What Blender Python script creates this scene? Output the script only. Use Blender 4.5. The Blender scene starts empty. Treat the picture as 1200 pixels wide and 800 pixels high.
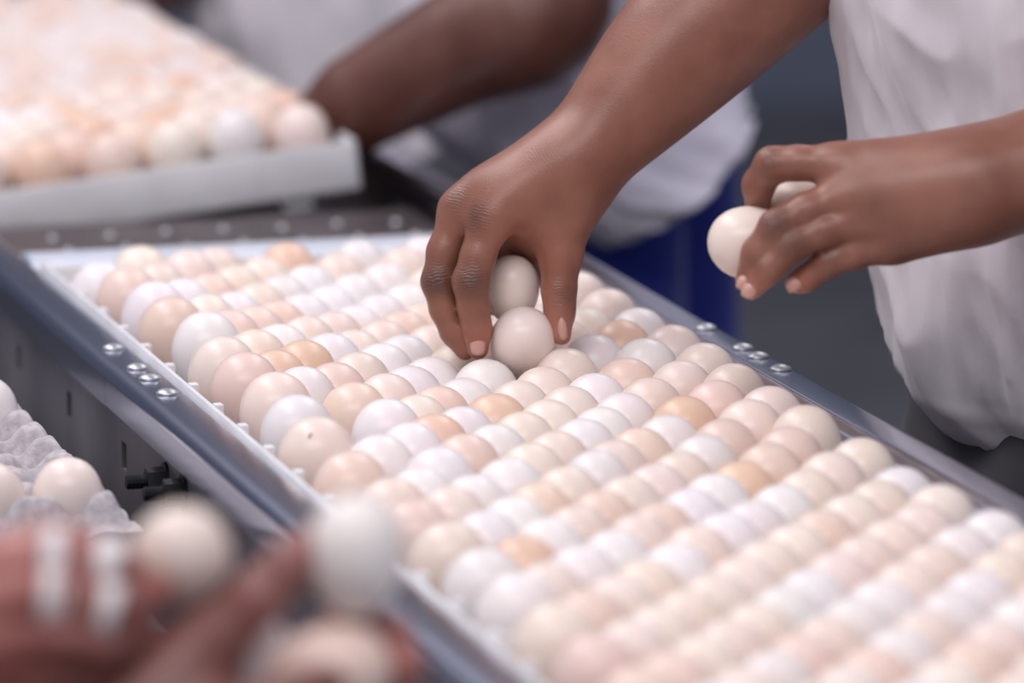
import bpy, bmesh, math, random
import numpy as np
from mathutils import Vector, Matrix, noise

scene = bpy.context.scene
COL = scene.collection
PI = math.pi
Z0 = 0.95                                   # height of the egg tops above the floor

# ---------------------------------------------------------------- camera
CAM = np.array([-0.92319, -3.52164, 0.66518 + Z0])
RIGHT = np.array([0.96623657, -0.2575868, -0.00599369])
UP = np.array([0.04993912, 0.16440458, 0.98512802])
FWD = np.array([0.25277058, 0.95216604, -0.17171738])
cam_d = bpy.data.cameras.new('camera'); cam = bpy.data.objects.new('camera', cam_d); COL.objects.link(cam)
M = Matrix.Identity(4)
for i in range(3):
    M[i][0] = RIGHT[i]; M[i][1] = UP[i]; M[i][2] = -FWD[i]; M[i][3] = CAM[i]
cam.matrix_world = M
cam_d.sensor_width = 36.0; cam_d.lens = 210.0; cam_d.clip_end = 60
cam_d.dof.use_dof = True; cam_d.dof.focus_distance = 3.76; cam_d.dof.aperture_fstop = 4.2
scene.camera = cam

# ---------------------------------------------------------------- world, lamps, exposure
wd = bpy.data.worlds.new('hatchery_air'); scene.world = wd; wd.use_nodes = True
bg = wd.node_tree.nodes['Background']; bg.inputs[0].default_value = (0.80, 0.80, 0.95, 1); bg.inputs[1].default_value = 0.48
def area(name, loc, rot, sx, sy, power, color):
    l = bpy.data.lights.new(name, 'AREA'); l.shape = 'RECTANGLE'; l.size = sx; l.size_y = sy
    l.energy = power; l.color = color
    o = bpy.data.objects.new(name, l); o.location = loc; o.rotation_euler = rot; COL.objects.link(o); return o
area('ceiling_lamp', (-0.9, 0.9, 3.1), (0, math.radians(-18), 0), 0.7, 3.0, 42, (1.0, 0.95, 0.97))
area('ceiling_lamp', (1.3, 1.6, 3.1), (0, math.radians(10), 0), 0.7, 3.0, 22, (0.97, 0.95, 1.0))
area('ceiling_lamp', (-0.9, -1.9, 3.0), (math.radians(38), 0, math.radians(-15)), 2.4, 0.6, 36, (1.0, 0.94, 0.95))
scene.view_settings.view_transform = 'Standard'; scene.view_settings.look = 'None'
scene.view_settings.exposure = 0.0; scene.view_settings.gamma = 1.0
scene.view_settings.use_curve_mapping = False

# ---------------------------------------------------------------- helpers
def at(px, py, d):
    """world point seen at a pixel of the 1200x800 photograph, at depth d metres"""
    return CAM + d * (FWD + RIGHT * (px - 600) / 7000.0 - UP * (py - 400) / 7000.0)

def material(name, color, rough=0.5, metal=0.0, sss=0.0, spec=0.5, coat=0.0):
    m = bpy.data.materials.new(name); m.use_nodes = True
    b = m.node_tree.nodes['Principled BSDF']
    b.inputs['Base Color'].default_value = (*color, 1); b.inputs['Roughness'].default_value = rough
    b.inputs['Metallic'].default_value = metal; b.inputs['Specular IOR Level'].default_value = spec
    b.inputs['Subsurface Weight'].default_value = sss; b.inputs['Coat Weight'].default_value = coat
    return m
def N(m, t): return m.node_tree.nodes.new(t)
def L(m, a, b): m.node_tree.links.new(a, b)
def noise_mix(m, c1, c2, scale, detail=4, stretch=(1, 1, 1), bump=0.0, bscale=None, coords='Object', lo=0.35, hi=0.65, bdist=0.001):
    b = m.node_tree.nodes['Principled BSDF']
    tc = N(m, 'ShaderNodeTexCoord'); mp = N(m, 'ShaderNodeMapping'); mp.inputs['Scale'].default_value = stretch
    L(m, tc.outputs[coords], mp.inputs['Vector'])
    n = N(m, 'ShaderNodeTexNoise'); n.inputs['Scale'].default_value = scale; n.inputs['Detail'].default_value = detail
    L(m, mp.outputs[0], n.inputs['Vector'])
    r = N(m, 'ShaderNodeValToRGB'); r.color_ramp.elements[0].color = (*c1, 1); r.color_ramp.elements[1].color = (*c2, 1)
    r.color_ramp.elements[0].position = lo; r.color_ramp.elements[1].position = hi
    L(m, n.outputs['Fac'], r.inputs[0]); L(m, r.outputs[0], b.inputs['Base Color'])
    if bump:
        n2 = N(m, 'ShaderNodeTexNoise'); n2.inputs['Scale'].default_value = bscale or scale; n2.inputs['Detail'].default_value = 5
        L(m, mp.outputs[0], n2.inputs['Vector'])
        bp = N(m, 'ShaderNodeBump'); bp.inputs['Strength'].default_value = bump; bp.inputs['Distance'].default_value = bdist
        L(m, n2.outputs['Fac'], bp.inputs['Height']); L(m, bp.outputs[0], b.inputs['Normal'])
    return m

def empty(name, loc, label, cat, group=None, rot=None):
    o = bpy.data.objects.new(name, None); COL.objects.link(o); o.location = loc
    if rot: o.rotation_euler = rot
    o.empty_display_size = 0.05
    o['label'] = label; o['category'] = cat
    if group: o['group'] = group
    return o
def link(name, mesh, mat, parent=None, smooth=True, keep=False):
    """one mesh object; vertices are world coordinates unless keep"""
    if mat is not None and not mesh.materials: mesh.materials.append(mat)
    if smooth:
        mesh.polygons.foreach_set('use_smooth', [True] * len(mesh.polygons))
    o = bpy.data.objects.new(name, mesh); COL.objects.link(o)
    if parent is not None:
        o.parent = parent
        if not keep:
            bpy.context.view_layer.update()
            o.matrix_parent_inverse = parent.matrix_world.inverted()
    return o
def pymesh(name, V, F):
    me = bpy.data.meshes.new(name); me.from_pydata([tuple(map(float, v)) for v in V], [], [tuple(map(int, f)) for f in F]); me.update(); return me
def bm_mesh(name, bm, angle=None):
    me = bpy.data.meshes.new(name); bm.normal_update(); bm.to_mesh(me); bm.free()
    if angle: 
        me.polygons.foreach_set('use_smooth', [True] * len(me.polygons)); me.set_sharp_from_angle(angle=math.radians(angle))
    return me
def bx(bm, x0, x1, y0, y1, z0, z1, bev=0.0, M4=None):
    r = bmesh.ops.create_cube(bm, size=1.0)
    vs = r['verts']
    for v in vs:
        v.co = Vector((x0 + (v.co.x + .5) * (x1 - x0), y0 + (v.co.y + .5) * (y1 - y0), z0 + (v.co.z + .5) * (z1 - z0)))
    if bev:
        es = {e for v in vs for e in v.link_edges}
        rr = bmesh.ops.bevel(bm, geom=list(es), offset=bev, segments=2, affect='EDGES', profile=0.5)
        vs = list({v for f in rr['faces'] for v in f.verts} | {v for v in vs if v.is_valid})
    if M4 is not None:
        for v in vs: v.co = M4 @ v.co
    return vs
def box(name, x0, x1, y0, y1, z0, z1, mat, parent=None, bev=0.0):
    bm = bmesh.new(); bx(bm, x0, x1, y0, y1, z0, z1, bev)
    return link(name, bm_mesh(name, bm, 35 if bev else None), mat, parent, smooth=False)
def extrude_profile(name, prof, y0, y1, mat, parent, seg=1, angle=40):
    """closed (x, z) profile swept along y"""
    n = len(prof); V = []; F = []
    for s in range(seg + 1):
        y = y0 + (y1 - y0) * s / seg
        V += [(p[0], y, p[1]) for p in prof]
    for s in range(seg):
        for i in range(n):
            a = s * n + i; b = s * n + (i + 1) % n
            F.append((a, b, b + n, a + n))
    F.append(tuple(range(n - 1, -1, -1))); F.append(tuple(range(seg * n, seg * n + n)))
    me = pymesh(name, V, F)
    bm = bmesh.new(); bm.from_mesh(me); bmesh.ops.recalc_face_normals(bm, faces=bm.faces); bm.to_mesh(me); bm.free()
    me.polygons.foreach_set('use_smooth', [True] * len(me.polygons)); me.set_sharp_from_angle(angle=math.radians(angle))
    return link(name, me, mat, parent, smooth=False)

# ---- smooth bodies: distance fields turned into one continuous surface (surface nets)
def nets(Fd, org, h):
    Fd = np.pad(Fd, 1, constant_values=h * 2); org = np.array(org) - h
    S = Fd < 0
    nx, ny, nz = [s - 1 for s in Fd.shape]
    cnt = np.zeros((nx, ny, nz), np.int8)
    for a in (0, 1):
        for b in (0, 1):
            for c in (0, 1):
                cnt += S[a:a + nx, b:b + ny, c:c + nz]
    act = np.argwhere((cnt > 0) & (cnt < 8))
    idx = -np.ones((nx, ny, nz), np.int32); idx[tuple(act.T)] = np.arange(len(act))
    P = np.zeros((len(act), 3)); W = np.zeros(len(act))
    corners = [(a, b, c) for a in (0, 1) for b in (0, 1) for c in (0, 1)]
    for c0 in corners:
        for ax in range(3):
            if c0[ax] == 0:
                c1 = list(c0); c1[ax] = 1
                f0 = Fd[tuple((act + c0).T)]; f1 = Fd[tuple((act + c1).T)]
                m = (f0 < 0) != (f1 < 0)
                t = np.where(m, f0 / np.where(m, f0 - f1, 1), 0)
                p = np.array(c0, float)[None, :].repeat(len(act), 0); p[:, ax] += t
                P[m] += p[m]; W[m] += 1
    V = (act + P / W[:, None]) * h + org
    Q = []
    for ax in range(3):
        sl0 = [slice(1, -1)] * 3; sl1 = [slice(1, -1)] * 3
        sl0[ax] = slice(0, -1); sl1[ax] = slice(1, None)
        A = S[tuple(sl0)]; B = S[tuple(sl1)]
        for flip, mask in ((0, A & ~B), (1, ~A & B)):
            e = np.argwhere(mask); off = np.ones(3, int); off[ax] = 0; e = e + off
            u, v = [(1, 2), (2, 0), (0, 1)][ax]
            q = []
            for du, dv in ((-1, -1), (0, -1), (0, 0), (-1, 0)):
                c = e.copy(); c[:, u] += du; c[:, v] += dv
                q.append(idx[tuple(c.T)])
            q = np.stack(q, 1)
            if flip: q = q[:, ::-1]
            Q.append(q)
    return V, np.concatenate(Q)

def cone_sdf(X, a, b, ra, rb):
    ab = b - a; l2 = float(ab @ ab) + 1e-12
    t = np.clip(((X - a) @ ab) / l2, 0, 1)
    d = X - a - t[..., None] * ab
    return np.sqrt((d * d).sum(-1)) - (ra + (rb - ra) * t)
def ell_sdf(X, c, R, rad):
    q = (X - c) @ R
    k0 = np.sqrt(((q / rad) ** 2).sum(-1)); k1 = np.sqrt(((q / (np.array(rad) ** 2)) ** 2).sum(-1)) + 1e-9
    return k0 * (k0 - 1) / k1
def smin(a, b, k):
    h = np.maximum(k - np.abs(a - b), 0) / k
    return np.minimum(a, b) - h * h * k * 0.25

def smooth_chain(g, sub=6):
    if len(g) < 2: return g
    P = np.array([np.append(g[0][0], g[0][2])] + [np.append(x[1], x[3]) for x in g]); Q = []
    for i in range(len(P) - 1):
        p0, p1, p2, p3 = P[max(i - 1, 0)], P[i], P[i + 1], P[min(i + 2, len(P) - 1)]
        for j in range(sub):
            t = j / sub; Q.append(.5 * (2 * p1 + (p2 - p0) * t + (2 * p0 - 5 * p1 + 4 * p2 - p3) * t * t + (3 * p1 - p0 - 3 * p2 + p3) * t ** 3))
    Q.append(P[-1])
    return [(Q[i][:3], Q[i + 1][:3], Q[i][3], Q[i + 1][3]) for i in range(len(Q) - 1)]
def sdf_mesh(base, limbs, h, k_base=0.02, k_limb=0.008, k_in=0.005):
    """base: list of prims blended together; limbs: lists of prims, each blended into the base but not into each other.
    prim: (p, q, rp, rq) round cone or ('e', centre, R, radii)"""
    allp = list(base) + [p for l in limbs for p in l]
    lo = np.full(3, 1e9); hi = -lo
    for p in allp:
        if isinstance(p[0], str):
            r = max(p[3]); lo = np.minimum(lo, p[1] - r); hi = np.maximum(hi, p[1] + r)
        else:
            r = max(p[2], p[3]); lo = np.minimum(lo, np.minimum(p[0], p[1]) - r); hi = np.maximum(hi, np.maximum(p[0], p[1]) + r)
    lo -= 3 * h + .004; hi += 3 * h + .004
    n = np.ceil((hi - lo) / h).astype(int)
    ax = [lo[i] + h * np.arange(n[i]) for i in range(3)]
    def field(prims, k, chains=False):
        F = np.full(n, 1.0, np.float32)
        if chains:                                   # a chain of cones keeps its own radii; only different chains swell into each other
            groups = []
            for p in prims:
                if groups and not isinstance(p[0], str) and not isinstance(groups[-1][-1][0], str) and np.allclose(groups[-1][-1][1], p[0]): groups[-1].append(p)
                else: groups.append([p])
            for g in groups: F = smin(F, field(smooth_chain(g), 1e-5), k)
            return F
        for p in prims:
            if isinstance(p[0], str):
                r = max(p[3]); l = p[1] - r; u = p[1] + r
            else:
                r = max(p[2], p[3]); l = np.minimum(p[0], p[1]) - r; u = np.maximum(p[0], p[1]) + r
            i0 = np.maximum(((l - lo - k - 4 * h - .006) / h).astype(int), 0); i1 = np.minimum(((u - lo + k + 4 * h + .006) / h).astype(int) + 1, n)
            sl = tuple(slice(a, b) for a, b in zip(i0, i1))
            X = np.stack(np.meshgrid(*[ax[i][sl[i]] for i in range(3)], indexing='ij'), -1)
            d = ell_sdf(X, p[1], p[2], p[3]) if isinstance(p[0], str) else cone_sdf(X, p[0], p[1], p[2], p[3])
            F[sl] = smin(F[sl], d, k)
        return F
    B = field(base, k_base, True); out = B.copy()
    for l in limbs: out = np.minimum(out, smin(field(l, k_in), B, k_limb))
    return nets(out, lo, h)
def bone(pts, radii):
    return [(np.array(pts[i]), np.array(pts[i + 1]), radii[i], radii[i + 1]) for i in range(len(pts) - 1)]
def px_chain(d0, pts, scale=None):
    """pts: (px, py, mm of depth past d0, radius mm)"""
    P = [at(x, y, d0 + dd / 1000.0) for x, y, dd, r in pts]
    return bone(P, [r / 1000.0 for *_, r in pts])
def relax(V, F, w, it):
    """smooth the surface where w > 0"""
    a = np.concatenate([F[:, 0], F[:, 1], F[:, 2], F[:, 3]]); c = np.concatenate([F[:, 1], F[:, 2], F[:, 3], F[:, 0]])
    n = len(V); cnt = np.bincount(a, minlength=n) + np.bincount(c, minlength=n); w = w[:, None]
    for _ in range(it):
        S = np.stack([np.bincount(a, V[c, k], n) + np.bincount(c, V[a, k], n) for k in range(3)], 1) / np.maximum(cnt, 1)[:, None]
        V = V + (S - V) * w * .8
    return V
def relax_arm(V, F, limbs, lo=.016, hi=.045, it=110):
    pts = np.concatenate([np.stack([q[0], q[1], (q[0] + q[1]) / 2]) for l in limbs for q in l])
    d = np.full(len(V), 9.0)
    for p in pts: d = np.minimum(d, np.linalg.norm(V - p, axis=1))
    V = relax(V, F, np.clip((d - lo) / (hi - lo), 0, 1), it)
    return relax(V, F, np.full(len(V), .6), 2)
def join_vf(parts):
    V = []; F = []; n = 0
    for v, f in parts:
        V.append(v); F.append(f + n); n += len(v)
    return np.concatenate(V), np.concatenate(F)
def vf_object(name, V, F, mat, parent):
    me = bpy.data.meshes.new(name)
    me.vertices.add(len(V)); me.vertices.foreach_set('co', V.astype(np.float32).ravel())
    me.loops.add(4 * len(F)); me.polygons.add(len(F))
    me.loops.foreach_set('vertex_index', F.astype(np.int32).ravel())
    me.polygons.foreach_set('loop_start', np.arange(0, 4 * len(F), 4, dtype=np.int32))
    me.update(calc_edges=True); me.validate()
    return link(name, me, mat, parent)

def skin_marks(o, V, knuckles=(), pinks=()):
    """pigment and folds of real skin: knuckles (point, next point, reach, strength) are darker and creased, pinks (point, reach, strength) paler"""
    n = len(V); dark = np.zeros(n, np.float32); fu = np.zeros(n, np.float32); fw = np.zeros(n, np.float32); pk = np.zeros(n, np.float32)
    for p, q, r, s in knuckles:
        ax = (q - p) / np.linalg.norm(q - p); d = V - p; g = np.exp(-(d * d).sum(1) / (r * r)); m = g > .03
        dark = np.maximum(dark, np.where(m, g * s, 0)); u = d @ ax; better = g > fw
        fu = np.where(better & m, u, fu); fw = np.where(better & m, g * min(1, s * 1.3), fw)
    for p, r, s in pinks:
        d = V - p; pk = np.maximum(pk, np.exp(-(d * d).sum(1) / (r * r)) * s)
    for nm, a in (('dark_skin', dark), ('fold_u', fu), ('fold_w', fw), ('pink_skin', pk)):
        at_ = o.data.attributes.new(nm, 'FLOAT', 'POINT'); at_.data.foreach_set('value', a.astype(np.float32))

# ---------------------------------------------------------------- materials
wall_m = noise_mix(material('painted_wall', (.1, .12, .16), 0.75), (.17, .20, .27), (.20, .23, .30), 2.2)
floor_m = noise_mix(material('concrete_floor', (.1, .1, .11), 0.6), (.09, .09, .10), (.14, .14, .15), 5)
steel = noise_mix(material('brushed_steel', (.6, .62, .68), 0.19, 1.0), (.52, .55, .66), (.78, .80, .90), 14, 6, (1, .05, 1), 0.10, 60)
steel_side = noise_mix(material('dull_steel_panel', (.2, .2, .22), 0.45, 0.85), (.20, .19, .21), (.32, .30, .32), 9, 6, (1, 1, .4), 0.08, 40)
bright_steel = noise_mix(material('polished_cross_bar', (.8, .85, .95), 0.5, 1.0), (.84, .88, .96), (.92, .95, 1.0), 12)
dark_metal = noise_mix(material('dark_transfer_plate', (.05, .045, .045), 0.5, 0.5), (.07, .058, .06), (.13, .105, .105), 30)
black_m = material('black_oxide_bolt', (.012, .012, .014), 0.42, 0.6)
zinc = material('zinc_plated', (.46, .47, .49), 0.40, 1.0)
plastic_w = noise_mix(material('white_tray_plastic', (.75, .74, .75), 0.5, sss=0.1), (.70, .69, .71), (.80, .79, .80), 20)
pulp = noise_mix(material('grey_moulded_pulp', (.4, .37, .38), 0.95), (.40, .37, .39), (.56, .52, .54), 160, 6, bump=0.6, bscale=420)

egg_m = material('eggshell', (1, 1, 1), 0.28, sss=0.18, spec=0.42)
b = egg_m.node_tree.nodes['Principled BSDF']
b.inputs['Subsurface Radius'].default_value = (0.010, 0.005, 0.003); b.inputs['Subsurface Scale'].default_value = 0.8
oi = N(egg_m, 'ShaderNodeObjectInfo'); tc = N(egg_m, 'ShaderNodeTexCoord')
va = N(egg_m, 'ShaderNodeVectorMath'); va.operation = 'ADD'
sc = N(egg_m, 'ShaderNodeMath'); sc.operation = 'MULTIPLY'; sc.inputs[1].default_value = 37.0
L(egg_m, oi.outputs['Random'], sc.inputs[0]); L(egg_m, tc.outputs['Object'], va.inputs[0]); L(egg_m, sc.outputs[0], va.inputs[1])
n1 = N(egg_m, 'ShaderNodeTexNoise'); n1.inputs['Scale'].default_value = 45; n1.inputs['Detail'].default_value = 5
L(egg_m, va.outputs[0], n1.inputs['Vector'])
mr = N(egg_m, 'ShaderNodeMapRange'); mr.inputs['To Min'].default_value = 0.93; mr.inputs['To Max'].default_value = 1.05
L(egg_m, n1.outputs['Fac'], mr.inputs[0])
n2 = N(egg_m, 'ShaderNodeTexNoise'); n2.inputs['Scale'].default_value = 420; n2.inputs['Detail'].default_value = 1
L(egg_m, va.outputs[0], n2.inputs['Vector'])
sp = N(egg_m, 'ShaderNodeValToRGB'); sp.color_ramp.elements[0].position = .76; sp.color_ramp.elements[1].position = .80
sp.color_ramp.elements[0].color = (1, 1, 1, 1); sp.color_ramp.elements[1].color = (.72, .60, .52, 1)
L(egg_m, n2.outputs['Fac'], sp.inputs[0])
vm = N(egg_m, 'ShaderNodeVectorMath'); vm.operation = 'MULTIPLY'; L(egg_m, oi.outputs['Color'], vm.inputs[0]); L(egg_m, mr.outputs[0], vm.inputs[1])
vm2 = N(egg_m, 'ShaderNodeVectorMath'); vm2.operation = 'MULTIPLY'; L(egg_m, vm.outputs[0], vm2.inputs[0]); L(egg_m, sp.outputs[0], vm2.inputs[1])
L(egg_m, vm2.outputs[0], b.inputs['Base Color'])
bp = N(egg_m, 'ShaderNodeBump'); bp.inputs['Strength'].default_value = 0.06; bp.inputs['Distance'].default_value = 0.0004
L(egg_m, n2.outputs['Fac'], bp.inputs['Height']); L(egg_m, bp.outputs[0], b.inputs['Normal'])

egg_far_m = material('eggshell_far_rows', (.8, .7, .62), 0.45, sss=0.15)
gi = N(egg_far_m, 'ShaderNodeNewGeometry'); rp = N(egg_far_m, 'ShaderNodeValToRGB')
rp.color_ramp.elements[0].color = (.78, .70, .68, 1); rp.color_ramp.elements[1].color = (.76, .58, .48, 1); rp.color_ramp.elements[0].position = 0.3
L(egg_far_m, gi.outputs['Random Per Island'], rp.inputs[0]); L(egg_far_m, rp.outputs[0], egg_far_m.node_tree.nodes['Principled BSDF'].inputs['Base Color'])

def skin(name, c1, c2, rough=0.42, red=0.25):
    m = material(name, c1, rough, sss=0.12, spec=0.5)
    noise_mix(m, c1, c2, 28, 5, bump=0.35, bscale=900, bdist=0.0006)
    bb = m.node_tree.nodes['Principled BSDF']
    src = bb.inputs['Base Color'].links[0].from_socket
    for attr, tone in (('dark_skin', (.30, .30, .34)), ('pink_skin', (1.75, 1.55, 1.55))):
        at_ = N(m, 'ShaderNodeAttribute'); at_.attribute_name = attr
        mul = N(m, 'ShaderNodeVectorMath'); mul.operation = 'MULTIPLY'; mul.inputs[1].default_value = tone; L(m, src, mul.inputs[0])
        mx = N(m, 'ShaderNodeMix'); mx.data_type = 'RGBA'; L(m, at_.outputs['Fac'], mx.inputs[0]); L(m, src, mx.inputs[6]); L(m, mul.outputs[0], mx.inputs[7])
        src = mx.outputs[2]
    L(m, src, bb.inputs['Base Color'])
    au = N(m, 'ShaderNodeAttribute'); au.attribute_name = 'fold_u'; aw = N(m, 'ShaderNodeAttribute'); aw.attribute_name = 'fold_w'
    nn = N(m, 'ShaderNodeTexNoise'); nn.inputs['Scale'].default_value = 160
    tco = N(m, 'ShaderNodeTexCoord'); L(m, tco.outputs['Object'], nn.inputs['Vector'])
    a1 = N(m, 'ShaderNodeMath'); a1.operation = 'MULTIPLY_ADD'; a1.inputs[1].default_value = 3000.0; L(m, au.outputs['Fac'], a1.inputs[0])
    a0 = N(m, 'ShaderNodeMath'); a0.operation = 'MULTIPLY'; a0.inputs[1].default_value = 14.0; L(m, nn.outputs['Fac'], a0.inputs[0]); L(m, a0.outputs[0], a1.inputs[2])
    a2 = N(m, 'ShaderNodeMath'); a2.operation = 'SINE'; L(m, a1.outputs[0], a2.inputs[0])
    a3 = N(m, 'ShaderNodeMath'); a3.operation = 'MULTIPLY'; L(m, a2.outputs[0], a3.inputs[0]); L(m, aw.outputs['Fac'], a3.inputs[1])
    bp2 = N(m, 'ShaderNodeBump'); bp2.inputs['Strength'].default_value = 0.55; bp2.inputs['Distance'].default_value = 0.00025
    L(m, a3.outputs[0], bp2.inputs['Height']); old = bb.inputs['Normal'].links[0].from_socket; L(m, old, bp2.inputs['Normal']); L(m, bp2.outputs[0], bb.inputs['Normal'])
    bb.inputs['Subsurface Radius'].default_value = (0.008, 0.003, 0.002); bb.inputs['Subsurface Scale'].default_value = 0.7
    return m
skin_a = skin('brown_skin', (.235, .094, .061), (.31, .134, .090), .35)
skin_b = skin('deep_brown_skin', (.10, .033, .022), (.14, .050, .033))
skin_c = skin('rosy_brown_skin', (.20, .080, .066), (.27, .118, .102))
nail_m = material('fingernail', (.62, .33, .27), 0.3, sss=0.1)
def cloth(name, c1, c2):
    m = noise_mix(material(name, c1, 0.95), c1, c2, 9, 4, bump=0.35, bscale=1500, bdist=0.0006)
    m.node_tree.nodes['Principled BSDF'].inputs['Sheen Weight'].default_value = 0.25
    return m
shirt_m = cloth('white_cotton', (.60, .56, .60), (.70, .66, .69))
shirt_b_m = cloth('pale_cotton', (.50, .48, .56), (.58, .56, .64))
blue_m = cloth('blue_trouser_cloth', (.006, .014, .17), (.01, .022, .24))
dark_cloth = cloth('dark_trouser_cloth', (.018, .018, .024), (.03, .03, .04))
tape_m = material('white_tape', (.82, .80, .80), 0.6)
hair_m = noise_mix(material('black_hair', (.01, .009, .009), 0.8), (.006, .005, .005), (.02, .017, .015), 300, bump=0.8)

# ---------------------------------------------------------------- the setting
f = box('floor', -5, 8, -6, 8.2, -0.05, 0.0, floor_m); f['kind'] = 'structure'
w = box('wall_back', -5, 8, 8.0, 8.2, 0.0, 3.4, wall_m); w['kind'] = 'structure'
w = box('wall_right', 8.0, 8.2, -6, 8.2, 0.0, 3.4, wall_m); w['kind'] = 'structure'

# ---------------------------------------------------------------- conveyor table
TX0, TX1 = -0.171, 0.197
conv = empty('egg_conveyor_table', (0, 0, 0), 'long stainless steel conveyor table with two bolted side rails holding the egg trays', 'conveyor')
def rail_profile(side, dz=0.0):
    # side -1: left rail (inner edge at TX0), +1: right rail
    xi = TX0 if side < 0 else TX1; w = 0.031 if side < 0 else 0.028
    zt = Z0 - 0.0125 + dz; r = 0.009; P = []
    def X(u): return xi + side * u          # u = 0 at the inner edge, grows outwards
    P.append((X(0), zt - 0.018))
    for i in range(5):
        a = PI / 2 * i / 4; P.append((X(.003 - .003 * math.cos(a)), zt - .003 + .003 * math.sin(a)))
    for i in range(7):
        a = PI / 2 * i / 6; P.append((X(w - r + r * math.sin(a)), zt - r + r * math.cos(a)))
    P.append((X(w), zt - 0.026)); P.append((X(w - .002), zt - 0.026)); P.append((X(w - .002), zt - .010))
    P.append((X(w - .010), zt - .0025)); P.append((X(.004), zt - .0025)); P.append((X(.002), zt - .005)); P.append((X(.002), zt - .018))
    return P
def carriage_bolt(x, y, z, parent, r=0.0075):
    bm = bmesh.new(); n = 20
    prof = [(0.0, .0036), (.25, .00345), (.5, .0030), (.75, .0022), (.92, .0013), (1.0, .0007), (.97, .0002), (.85, -.0006)]
    ring = [[bm.verts.new((x + r * q * math.cos(2 * PI * i / n), y + r * q * math.sin(2 * PI * i / n), z + h)) for i in range(n)] if q else [bm.verts.new((x, y, z + h))] for q, h in prof]
    for j in range(1, len(ring) - 1):
        for i in range(n): bm.faces.new((ring[j][i], ring[j + 1][i], ring[j + 1][(i + 1) % n], ring[j][(i + 1) % n]))
    for i in range(n): bm.faces.new((ring[0][0], ring[1][i], ring[1][(i + 1) % n]))
    return link('bolt_head', bm_mesh('bolt_head', bm), zinc, parent)
rails = {}
for side, seam in ((-1, 0.222), (1, 0.172)):
    a = extrude_profile('side_rail', rail_profile(side, 0.0006), -1.7, seam - .0004, steel, conv, 4)
    b2 = extrude_profile('side_rail', rail_profile(side), seam + .0004, 3.2, steel, conv, 4)
    ys = (.285, .205, .165, .110) if side < 0 else (.246, .162, .128, .080)
    for y in ys:
        carriage_bolt(-.184 if side < 0 else .211, y, Z0 - .0122 + (.0006 if y < seam else 0), a if y < seam else b2)
# side webs with slots cut through (built as strips round each slot)
def web(x, y0, y1, z0, z1, slots, mat, parent, t=0.003):
    bm = bmesh.new(); ys = sorted(slots); zs0, zs1 = Z0 - .075, Z0 - .057
    prev = y0
    for s in ys:
        bx(bm, x, x + t, prev, s - .008, z0, z1); bx(bm, x, x + t, s - .008, s + .008, z0, zs0); bx(bm, x, x + t, s - .008, s + .008, zs1, z1)
        prev = s + .008
    bx(bm, x, x + t, prev, y1, z0, z1)
    o = link('side_panel', bm_mesh('side_panel', bm), mat, parent, smooth=False); return o
sl = [.568 + .19 * k for k in range(0, 10)] + [.379, .19, 0.0, -.19, -.38, -.57, -.76, -.95]
lw = web(-.1965, -1.7, 3.2, Z0 - .16, Z0 - .02, sl, steel_side, conv)
rw = web(.2165, -1.7, 3.2, Z0 - .16, Z0 - .02, sl, steel_side, conv)
box('inner_liner', -.190, -.1885, -1.7, 3.2, Z0 - .16, Z0 - .018, dark_metal, conv)
def hexbolt(y, z, parent):
    x0 = -.1965
    bm = bmesh.new()
    def cyl(xa, xb, r, n, rot=0.0):
        A = [bm.verts.new((xa, y + r * math.cos(rot + 2 * PI * i / n), z + r * math.sin(rot + 2 * PI * i / n))) for i in range(n)]
        B = [bm.verts.new((xb, y + r * math.cos(rot + 2 * PI * i / n), z + r * math.sin(rot + 2 * PI * i / n))) for i in range(n)]
        for i in range(n): bm.faces.new((A[i], A[(i + 1) % n], B[(i + 1) % n], B[i]))
        bm.faces.new(A[::-1]); bm.faces.new(B)
    cyl(x0, x0 - .0018, .0115, 20); cyl(x0 - .0018, x0 - .013, .0088, 6, .2)
    x = x0 - .013
    for k in range(7):
        cyl(x, x - .0009, .0047, 12); cyl(x - .0009, x - .0018, .0041, 12); x -= .0018
    bmesh.ops.recalc_face_normals(bm, faces=bm.faces)
    o = link('hex_nut', bm_mesh('hex_nut', bm), black_m, parent, smooth=False); o['label'] = 'black hex nut on a threaded bolt end'
hexbolt(.055, Z0 - .056, lw); hexbolt(.000, Z0 - .053, lw)
# bright cross bar behind the near tray
prof = []
yb0, yb1, zt = .634, .735, Z0 - .011
for i in range(17):
    t = i / 16; prof.append((yb0 + (yb1 - yb0) * t, zt - .016 * (2 * t - 1) ** 2))
prof += [(yb1, zt - .05), (yb0, zt - .05)]
n = len(prof); V = [(TX0 + .002, y, z) for y, z in prof] + [(TX1 - .002, y, z) for y, z in prof]
F = [(i, (i + 1) % n, (i + 1) % n + n, i + n) for i in range(n)] + [tuple(range(n))[::-1], tuple(range(n, 2 * n))]
me = pymesh('cross_bar', V, F); bmx = bmesh.new(); bmx.from_mesh(me); bmesh.ops.recalc_face_normals(bmx, faces=bmx.faces); bmx.to_mesh(me); bmx.free()
me.polygons.foreach_set('use_smooth', [True] * len(me.polygons)); me.set_sharp_from_angle(angle=math.radians(40))
link('cross_bar', me, bright_steel, conv, smooth=False)
bed = box('transfer_bed', TX0 + .002, TX1 - .002, 0.738, 1.00, Z0 - .060, Z0 - .040, dark_metal, conv)
box('transfer_bed', TX0 + .002, TX1 - .002, 1.001, 3.2, Z0 - .090, Z0 - .072, dark_metal, conv)
box('tray_bed', TX0 + .002, TX1 - .002, -1.7, .634, Z0 - .090, Z0 - .072, steel_side, conv)
rnd = random.Random(5)
proto = None
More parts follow.
